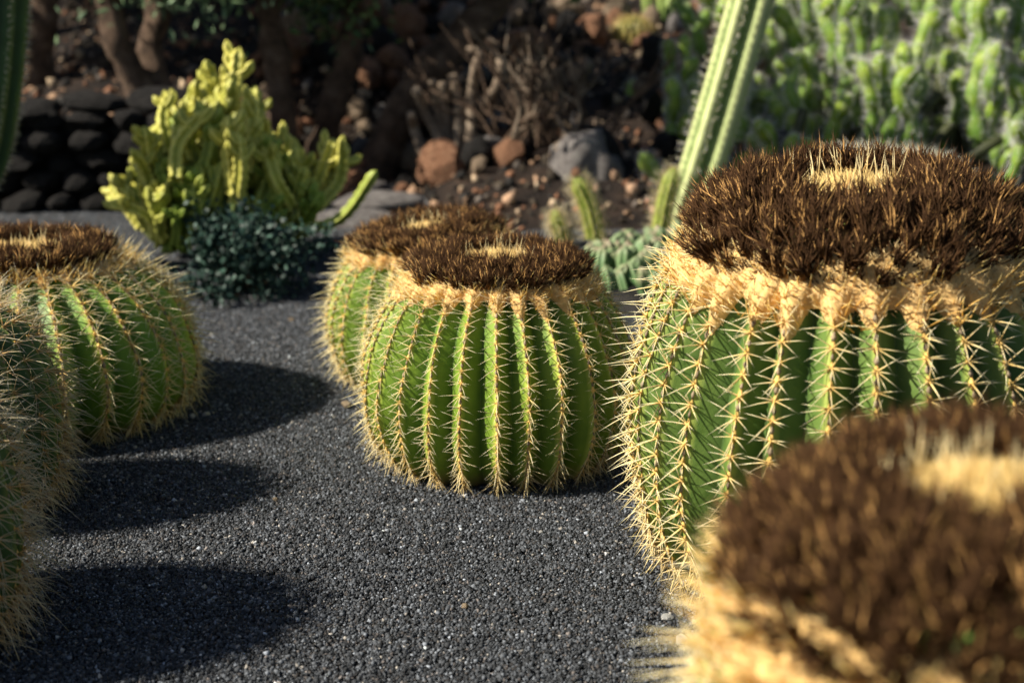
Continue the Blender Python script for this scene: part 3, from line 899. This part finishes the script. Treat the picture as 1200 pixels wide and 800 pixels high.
tms = [thicket_stem(300 + k, L) for k, L in enumerate((.20, .26, .17, .30, .23, .28))]
root = thing('cholla_thicket', (1.55, 6.0, 0), 'dense thicket of upright bright green jointed cactus stems with white spines', 'cactus')
k = 0
for it in range(4000):
    if k >= 298: break
    x, y = rs.uniform(.62, 3.0), rs.uniform(5.45, 7.3)
    # ground plan: rounded mound, taller toward the back and the right
    q = ((x - 1.75) / 1.2) ** 2 + ((y - 6.3) / 1.0) ** 2
    if q > 1: continue
    top = .30 + .62 * math.sqrt(max(0, 1 - q)) * min(1, .45 + (y - 5.4) * .55)
    top *= 1 - .35 * min(1, max(0, (x - 1.95) / .4))
    z = top * rs.uniform(.25, 1.0) - .2
    base = max(0, hill_z(x, y))
    st, sp = tms[rs.randrange(6)]
    o = obj('stem', st, root, (x - 1.55, y - 6.0, z + base * .6), (rs.gauss(0, .13), rs.gauss(0, .13), rs.random() * 6), rs.uniform(.8, 1.25))
    tag(obj('spines', sp, o), kind='stuff')
    k += 1
# woody core of the thicket: dark old stems from the ground
parts = []
for _ in range(70):
    x, y = rs.gauss(0.2, .5), rs.gauss(.3, .35)
    h = rs.uniform(.2, .5)
    pth, _L = resample(catmull([(x, y, -.05), (x + rs.gauss(0, .05), y, h * .5), (x + rs.gauss(0, .1), y + rs.gauss(0, .05), h)], 12), 7)
    obj('old_stem', mesh_np('old_stem', *sweep(pth, np.linspace(.03, .022, 7), lambda i: np.ones(6), colfn=lambda i, k: (.05, .055, .025)), smooth=True, mat=STEM), root)

# dim olive hedge-like cactus in the shade left of the thicket
root = thing('shaded_cholla', (.95, 6.0, 0), 'dark shaded cactus thicket behind the tall leaning column', 'cactus')
for k in range(110):
    x, y = rs.uniform(-.28, .35), rs.uniform(-.35, .8)
    st, sp = tms[rs.randrange(6)]
    z = rs.uniform(-.15, .22) * (1 - abs(x)) + .12 * max(0, y)
    o = obj('stem', st, root, (x, y, z), (rs.gauss(0, .25), rs.gauss(0, .25), rs.random() * 6), rs.uniform(.85, 1.15))
    tag(obj('spines', sp, o), kind='stuff')

# ------------------------------------------------------------------ trees
def tree(label, base, stems, seed, crown, n_leaf, cols, leaf=.11, wide=.10, bark=BARK, clumps=34):
    """stems: list of [(points relative to base), r0, r1]; crown: (center, radii) list relative to base."""
    r = np.random.default_rng(seed)
    root = thing('tree', base, label, 'tree', 'trees shading the back of the garden')
    ends = []
    parts = []
    for pts, r0, r1 in stems:
        path, L = resample(catmull(pts, 60), 30)
        path = path + r.normal(0, .006, path.shape)
        ph = r.random(4) * 6.28
        an = np.linspace(0, 2 * math.pi, 14, endpoint=False)
        rad = np.linspace(r0, r1, 30) * (1 + .08 * np.sin(np.arange(30) * 1.1 + ph[0]))
        parts.append(sweep(path, rad, lambda i: 1 + .12 * np.sin(an * 3 + ph[1] + i * .25) + .06 * np.sin(an * 7 + ph[2] - i * .4)))
        ends.append(path[-1])
    obj('trunk', mesh_np('trunk', *merge(parts), smooth=True, mat=bark), root)
    limbs, cc = [], []
    for k in range(clumps):
        c, rad = crown[r.integers(0, len(crown))]
        d = unit(r.normal(size=3)) * r.random() ** .4
        p = np.array(c) + d * np.array(rad)
        e = ends[int(np.argmin([np.linalg.norm(p - q) for q in ends]))]
        cc.append(p)
        midp = (e + p) / 2 + r.normal(0, .08, 3) + np.array([0, 0, -.05])
        path, L = resample(catmull([e, midp, p], 14), 8)
        limbs.append(sweep(path, np.linspace(.026, .008, 8), lambda i: np.ones(6)))
    obj('limbs', mesh_np('limbs', *merge(limbs), smooth=True, mat=bark), root)
    cc = np.array(cc)
    lum = r.uniform(.6, 1.3, clumps)
    def fn(rr):
        return cc[rr.integers(0, clumps)] + rr.normal(0, .115, 3)
    obj('crown', mesh_np('tree_crown', *leaf_cloud(n_leaf, fn, leaf, cols, seed + 1, up=.8, wide=wide), mat=LEAF), root)
    return root


GREENS = [(.04, .08, .025), (.09, .15, .045), (.035, .08, .025), (.13, .19, .07)]
PALE = [(.12, .19, .09), (.17, .25, .13), (.08, .14, .06)]


def rel(base, *pix):
    return [tuple(at(u, v, d) - base) for u, v, d in pix]


b = at(192, 178, 6.2); b.z = hill_z(b.x, b.y) - .06
tree('twin-trunked tree with pale green stubby twigs behind the yellow-green shrub', b,
     [(rel(b, (188, 190, 6.2), (168, 120, 6.15), (140, 50, 6.1), (128, -10, 6.1), (140, -150, 6.1)), .06, .045),
      (rel(b, (200, 185, 6.2), (192, 120, 6.2), (176, 75, 6.25), (190, 0, 6.3), (215, -140, 6.4)), .065, .04)], 41,
     [((-.4, .3, 1.45), (.6, .6, .40)), ((.15, -.1, .70), (.30, .2, .12))], 4600, PALE, .055, .16, clumps=46)
b = at(332, 165, 6.3); b.z = hill_z(b.x, b.y) - .06
tree('straight brown tree trunk just behind the yellow-green shrub', b,
     [(rel(b, (335, 180, 6.3), (326, 100, 6.3), (317, 30, 6.3), (316, -20, 6.3), (330, -160, 6.3)), .062, .045)], 42,
     [((-.1, .4, 1.45), (.6, .5, .40))], 2400, GREENS, .06, .2)
b = at(385, 165, 6.5); b.z = hill_z(b.x, b.y) - .06
tree('gnarled leaning tree trunk with scarred bark beside the dark trunk', b,
     [(rel(b, (372, 185, 6.5), (385, 140, 6.5), (402, 90, 6.5), (413, 40, 6.5), (416, -20, 6.5), (440, -160, 6.5)), .06, .05)], 43,
     [((.0, .0, 1.4), (.65, .6, .42)), ((.1, -.1, .75), (.12, .15, .15))], 2400, GREENS, .055, .22)
b = at(440, 190, 6.4); b.z = hill_z(b.x, b.y) - .06
tree('thick dark tree trunk slanting over the bare-stemmed shrub', b,
     [(rel(b, (436, 205, 6.4), (455, 165, 6.4), (485, 105, 6.4), (528, 55, 6.5), (585, 0, 6.6), (640, -90, 6.7)), .085, .06)], 44,
     [((.0, -.95, 1.38), (.32, .34, .26)), ((.1, -.9, 1.4), (.35, .34, .26)), ((.55, .4, 1.0), (.5, .4, .18)), ((.1, .2, 1.3), (.5, .5, .30))], 7000, GREENS, .08, .22, clumps=52)  # the two forward crown clumps are out of frame, added to shade the thicket
b = at(20, 150, 6.9); b.z = hill_z(b.x, b.y) - .06
tree('dark tree on the terrace above the dry stone wall', b,
     [(rel(b, (30, 170, 6.9), (45, 60, 6.9), (60, -60, 6.9), (70, -160, 6.9)), .08, .05)], 45,
     [((.1, .2, 1.5), (.9, .7, .5)), ((-.6, .1, 1.5), (.7, .6, .5))], 8000, GREENS, .11, .16, clumps=50)
b = Vector((-3.4, 7.9, hill_z(-3.4, 7.9) - .06))
tree('spreading tree at the far end of the terrace', b, [([(0, 0, 0), (.1, 0, .6), (.2, 0, 1.1)], .1, .07)], 46,
     [((.4, 0, 1.6), (1.2, .9, .6))], 9000, GREENS, .13, .18, clumps=60)
b = Vector((-2.4, 8.9, hill_z(-2.4, 8.9) - .06))
tree('tree high on the rocky bank behind the trunks', b, [([(0, 0, 0), (-.1, 0, .5), (-.1, 0, .8)], .1, .07)], 47,
     [((-.2, 0, 1.0), (1.2, .8, .5))], 9000, GREENS, .13, .18, clumps=60)

# bare pale-stemmed shrub in the middle
b = at(530, 222, 6.15); b.z = hill_z(b.x, b.y)
root = thing('bare_shrub', b, 'leafless shrub of thick pale grey-brown upright stems in front of the rocks', 'shrub')
stems = [[(520, 225), (500, 190), (485, 150), (482, 135)], [(524, 225), (520, 185), (512, 158), (497, 128), (488, 105)], [(522, 190), (516, 140), (506, 95)], [(530, 205), (524, 140), (519, 98)],
         [(534, 215), (538, 160), (537, 120), (530, 88)], [(545, 210), (551, 160), (553, 110), (558, 75)], [(550, 140), (566, 125), (583, 100), (587, 70)], [(548, 180), (553, 110), (561, 62), (548, 60)],
         [(570, 225), (600, 190), (620, 150)], [(640, 235), (652, 190), (645, 150)], [(612, 230), (600, 180), (575, 155)], [(655, 230), (670, 190), (692, 160), (700, 140)]]
for s in stems:
    pts = [tuple(at(u, v, 6.15 + .06 * math.sin(u)) - b) for u, v in s]
    path, L = resample(catmull(pts, 40), 22)
    r0 = .026 if s[0][0] < 560 else .016
    rad = np.linspace(r0, r0 * .78, 22) * (1 + .07 * np.sin(np.arange(22) * 1.9))
    obj('stem', mesh_np('bare_stem', *sweep(path, rad, lambda i: np.ones(10)), smooth=True, mat=BARK_PALE), root)

# dry tangle of thin dark twigs over the bank
b = at(640, 235, 5.95); b.z = hill_z(b.x, b.y) - .03
root = thing('dry_twig_bush', b, 'tangle of thin dry leafless twigs in front of the rocky bank', 'bush')
for k in range(34):
    a = rs.uniform(-1.25, 1.25); L = rs.uniform(.22, .5)
    e = np.array([math.sin(a) * .8, rs.gauss(0, .25), math.cos(a) + .15]) * L
    st = np.array([rs.gauss(0, .10), rs.gauss(0, .06), 0])
    path, _L = resample(catmull([st, st + e * .4 + np.array([rs.gauss(0, .03), 0, .02]), st + e * .75 + np.array([rs.gauss(0, .04), 0, 0]), st + e], 30), 14)
    pt = [sweep(path, np.linspace(.008, .003, 14), lambda i: np.ones(6))]
    for j in (5, 8, 11):
        d = e * .3 + np.array([rs.gauss(0, .07), rs.gauss(0, .05), rs.gauss(.02, .04)])
        p2, _L = resample(catmull([path[j], path[j] + d * .5, path[j] + d + np.array([0, 0, .02])], 10), 6)
        pt.append(sweep(p2, np.linspace(.005, .002, 6), lambda i: np.ones(5)))
    obj('twig', mesh_np('twig', *merge(pt), smooth=True, mat=BARK_PALE if k % 3 == 0 else BARK), root)

# ------------------------------------------------------------------ walls and rocks
wall_base = Vector((-2.6, 5.55, 0))
root = thing('dry_stone_wall', wall_base, 'low dark basalt dry stone terrace wall behind the wide barrel', 'wall')
stones = [rock_mesh('stone', 400 + k, ROCK_DARK, 2, .12) for k in range(7)]
rows = 5
for ry in range(rows):
    x = -1.6
    while x < 1.55:
        w = rs.uniform(.10, .22)
        obj('stone', stones[rs.randrange(7)], root, (x + w / 2, rs.gauss(0, .02) + ry * .012, .035 + ry * .077), (rs.gauss(0, .12), rs.gauss(0, .12), rs.choice((0, math.pi)) + rs.gauss(0, .1)), (w * .56, .11, .050))
        x += w
bm = bmesh.new(); bmesh.ops.create_cube(bm, size=1)
me = bpy.data.meshes.new('wall_core'); bm.to_mesh(me); bm.free(); me.materials.append(ROCK_DARK)
obj('wall_core', me, root, (0, .16, .17), None, (3.2, .22, .34))
x = -1.6
capm = [rock_mesh('capstone', 420 + k, ROCK_DARK, 2, .08, 1) for k in range(4)]
while x < 1.5:
    w = rs.uniform(.13, .27)
    obj('capstone', capm[rs.randrange(4)], root, (x + w / 2, .10 + rs.gauss(0, .03), .395 + rs.gauss(0, .014)), (rs.gauss(0, .05), rs.gauss(0, .05), rs.gauss(0, .12)), (w * .54, .15, rs.uniform(.04, .065)))
    x += w

# loose stones of the rocky bank (pieces of the hillside)
bank = [rock_mesh('stone', 430 + k, m, 2, .2) for k, m in enumerate((ROCK_RED, ROCK_TAN, ROCK_DARK, ROCK_RED, ROCK_TAN, ROCK_DARK, ROCK_RED, ROCK_GREY))]
cnt = 0
while cnt < 298:
    x = rs.uniform(-1.3, 1.3)
    y = (5.95 if x < -.4 else 5.75) + rs.random() ** 1.3 * 2.4
    s = min(.13, .03 + rs.expovariate(1 / .03))
    z = hill_z(x, y) + hill_noise(x, y) * min(1, max(0, y - 5.4))
    o = obj('stone', bank[rs.randrange(8)], hill, (x, y, z + s * .25 - .03), (rs.random() * 6, rs.random() * 6, rs.random() * 6), (s, s * rs.uniform(.7, 1.2), s * rs.uniform(.6, .9)))
    cnt += 1


# fine scree of chips between the stones, too small and many to tell apart
r_ = np.random.default_rng(77)
n_ = 5200
sx = r_.uniform(-2.6, 1.6, n_); sy = 4.95 + r_.random(n_) ** 1.1 * 3.6
ok = (sx > -.35) | (sy > 5.9)
sx, sy = sx[ok], sy[ok]; n_ = len(sx)
sz = np.array([hill_z(a, b) - .05 + hill_noise(a, b) * min(1, max(0, b - 5.4)) for a, b in zip(sx, sy)])
ss = np.minimum(.008 + r_.exponential(.011, n_), .05)[:, None]
ax1 = unit(r_.normal(size=(n_, 3))); ay1 = unit(np.cross(ax1, r_.normal(size=(n_, 3)))); az1 = np.cross(ax1, ay1)
pal = np.array([(.30, .19, .12), (.24, .12, .07), (.03, .028, .026), (.12, .10, .085), (.40, .30, .2), (.05, .04, .03)])
cc_ = pal[r_.choice(6, n_, p=(.2, .2, .2, .15, .1, .15))] * r_.uniform(.6, 1.3, (n_, 1))
Vs = blobs(np.stack([sx, sy, sz + ss[:, 0] * .3], 1), ax1 * ss, ay1 * ss * .75, az1 * ss * .6, cc_)
tag(obj('scree', mesh_np('scree', *Vs, mat=vcol_mat('scree_chip', .9, .1, .35, 60)), hill), kind='stuff')


def boulder(u, v, dist, w, h, mat, seed, label, d=None, name='boulder', rz=0, flat=1, sub=4):
    p = at(u, v, dist)
    o = obj(name, rock_mesh(name, seed, mat, sub, .16), None, p, (0, 0, rz), (w, d or w * .8, h))
    return tag(o, label, 'rock')


boulder(690, 222, 5.7, .24, .24, ROCK_GREY, 501, 'large grey weathered boulder behind the short bristly column cacti')
boulder(582, 205, 6.45, .10, .16, ROCK_RED, 502, 'upright reddish boulder behind the bare shrub stems')
boulder(490, 190, 6.5, .13, .13, ROCK_TAN, 503, 'round brown boulder behind the fork of the bare shrub')
boulder(522, 238, 5.8, .10, .035, ROCK_TAN, 504, 'flat tan stone lying at the foot of the bare shrub')
boulder(560, 228, 6.0, .12, .06, ROCK_RED, 505, 'low reddish rock under the bare shrub')
boulder(835, 40, 8.2, .30, .15, ROCK_RED, 506, 'red-brown boulder up on the terrace behind the leaning column')
boulder(795, 25, 8.0, .13, .13, ROCK_GREY, 507, 'dark grey boulder up on the terrace beside the red-brown one')
boulder(735, 90, 7.3, .16, .10, ROCK_TAN, 508, 'tan rock jutting from the bank left of the shaded thicket')
boulder(690, 130, 6.9, .14, .11, ROCK_RED, 509, 'rusty rock in the bank above the grey boulder')

# low stone steps where the path meets the garden back
for (u0, u1, v, lab) in ((345, 470, 262, 'lower dark stone slab edging the end of the gravel path'), (380, 500, 245, 'upper dark stone slab edging the end of the gravel path')):
    d = 5.2 if v > 250 else 5.5
    a0, a1 = at(u0, v, d), at(u1, v, d)
    w = (a1.x - a0.x) / 2
    o = obj('stone_slab', rock_mesh('stone_slab', 520 + v, ROCK_GREY, 3, .05), None, ((a0.x + a1.x) / 2, d + .06, .008 if d < 5.3 else .03), (0, 0, 0), (w, .14, .045))
    tag(o, lab, 'slab')

# small plants on the upper terrace
def mini_barrel(u, v, dist, rad, label, col, crest, spc):
    p = at(u, v, dist)
    root = thing('terrace_barrel_cactus', (p.x, dist, p.z - rad * .85), label, 'cactus')
    path = np.array([(0, 0, z) for z in np.linspace(0, rad * 1.75, 22)])
    prof = rib_prof(18, .16, 1.2)
    r = rad * np.sqrt(np.clip(1 - ((np.linspace(0, 1.0, 22) - .48) / .54) ** 2, .02, 1))
    cm = (prof - prof.min()) / (prof.max() - prof.min())
    c0, c1 = np.array(col), np.array(crest)
    V = sweep(path, r, lambda i: prof, colfn=lambda i, k: c0 + (c1 - c0) * cm[k] ** 2)
    obj('body', mesh_np('mini_body', *V, smooth=True, mat=STEM), root)
    tag(obj('spines', mesh_np('mini_spines', *stem_spines(path, r, 18, 1, rad * .35, .0018, spc, spc, 3, int(u)), mat=SPINE), root), kind='stuff')


mini_barrel(742, 42, 7.7, .11, 'small golden barrel cactus on the terrace edge left of the grey boulder', (.10, .13, .03), (.35, .3, .08), (.5, .36, .14))
mini_barrel(914, 14, 7.6, .13, 'small tan-spined barrel cactus on the terrace above the green thicket', (.10, .12, .04), (.4, .3, .14), (.5, .34, .18))
mini_barrel(1185, 8, 6.7, .17, 'reddish brown-spined barrel cactus rising behind the green thicket', (.09, .05, .03), (.22, .1, .06), (.22, .10, .06))
p = at(775, 25, 7.9)
root = thing('terrace_columns', (p.x, 7.9, p.z - .1), 'cluster of upright light green ribbed columns on the terrace by the boulders', 'cactus')
for k in range(5):
    h = rs.uniform(.16, .3); x, y = rs.gauss(0, .07), rs.gauss(0, .05)
    (sw, pa, ra) = column_stem([(x, y, 0), (x * 1.2, y, h * .5), (x * 1.4, y, h)], .035, 7, .25, (.10, .18, .04), (.35, .42, .12), rows=16, taper=1)
    obj('stem', mesh_np('terrace_stem', *sw, smooth=True, mat=STEM), root)

# ------------------------------------------------------------------ small loose things
WHITE = vcol_mat('chalk_white', .8, .2, .1, 80)
def pebble(u, v, s, col, label, seed, name='pebble', cat='pebble', flat=.6):
    dy = (400 - v) / FPX
    yy = math.cos(PITCH) + dy * math.sin(PITCH); zz = -math.sin(PITCH) + dy * math.cos(PITCH)
    d = CAM_H / -zz * yy
    p = at(u, v, d)
    m = rock_mesh(name, seed, PEB[col], 2, .25)
    o = obj(name, m, None, (p.x, d, s * .35 + .003), (0, 0, seed), (s, s * .7, s * flat))
    tag(o, label, cat)


PEB = {'white': rock_mat('pebble_white', (.6, .58, .54), (.72, .7, .66), (.8, .79, .76), 30),
       'tan': rock_mat('pebble_tan', (.35, .25, .15), (.5, .38, .25), (.6, .5, .36), 30),
       'dark': rock_mat('pebble_dark', (.02, .02, .02), (.04, .04, .042), (.07, .07, .07), 30)}
pebble(545, 714, .008, 'tan', 'pale tan chip lying alone on the open gravel before the small barrel', 601)
pebble(634, 626, .005, 'white', 'tiny white chip close in front of the small bright barrel', 602)
pebble(637, 643, .005, 'white', 'tiny whitish chip just below another before the small bright barrel', 603)
pebble(242, 489, .010, 'white', 'small white pebble in the shadow beside the wide low barrel', 604)
pebble(226, 490, .009, 'white', 'chalky pebble touching the foot of the wide low barrel', 605)
pebble(323, 588, .007, 'tan', 'tan pebble at the tip of the grey-spined barrel shadow', 606)
pebble(342, 377, .010, 'tan', 'pale pebble on the gravel between the shrub and the half-hidden barrel', 607)
pebble(406, 478, .018, 'tan', 'flat tan chip tucked under the half-hidden barrel', 608, flat=.4)
pebble(450, 650, .009, 'dark', 'black cinder lump on the gravel before the small barrel', 609)
pebble(782, 728, .012, 'white', 'white scrap lying at the foot of the big deep green barrel', 610, 'scrap', 'scrap', .5)
pebble(798, 755, .013, 'white', 'crumpled white scrap beside the yellow wool of the tall front barrel', 611, 'scrap', 'scrap', .8)
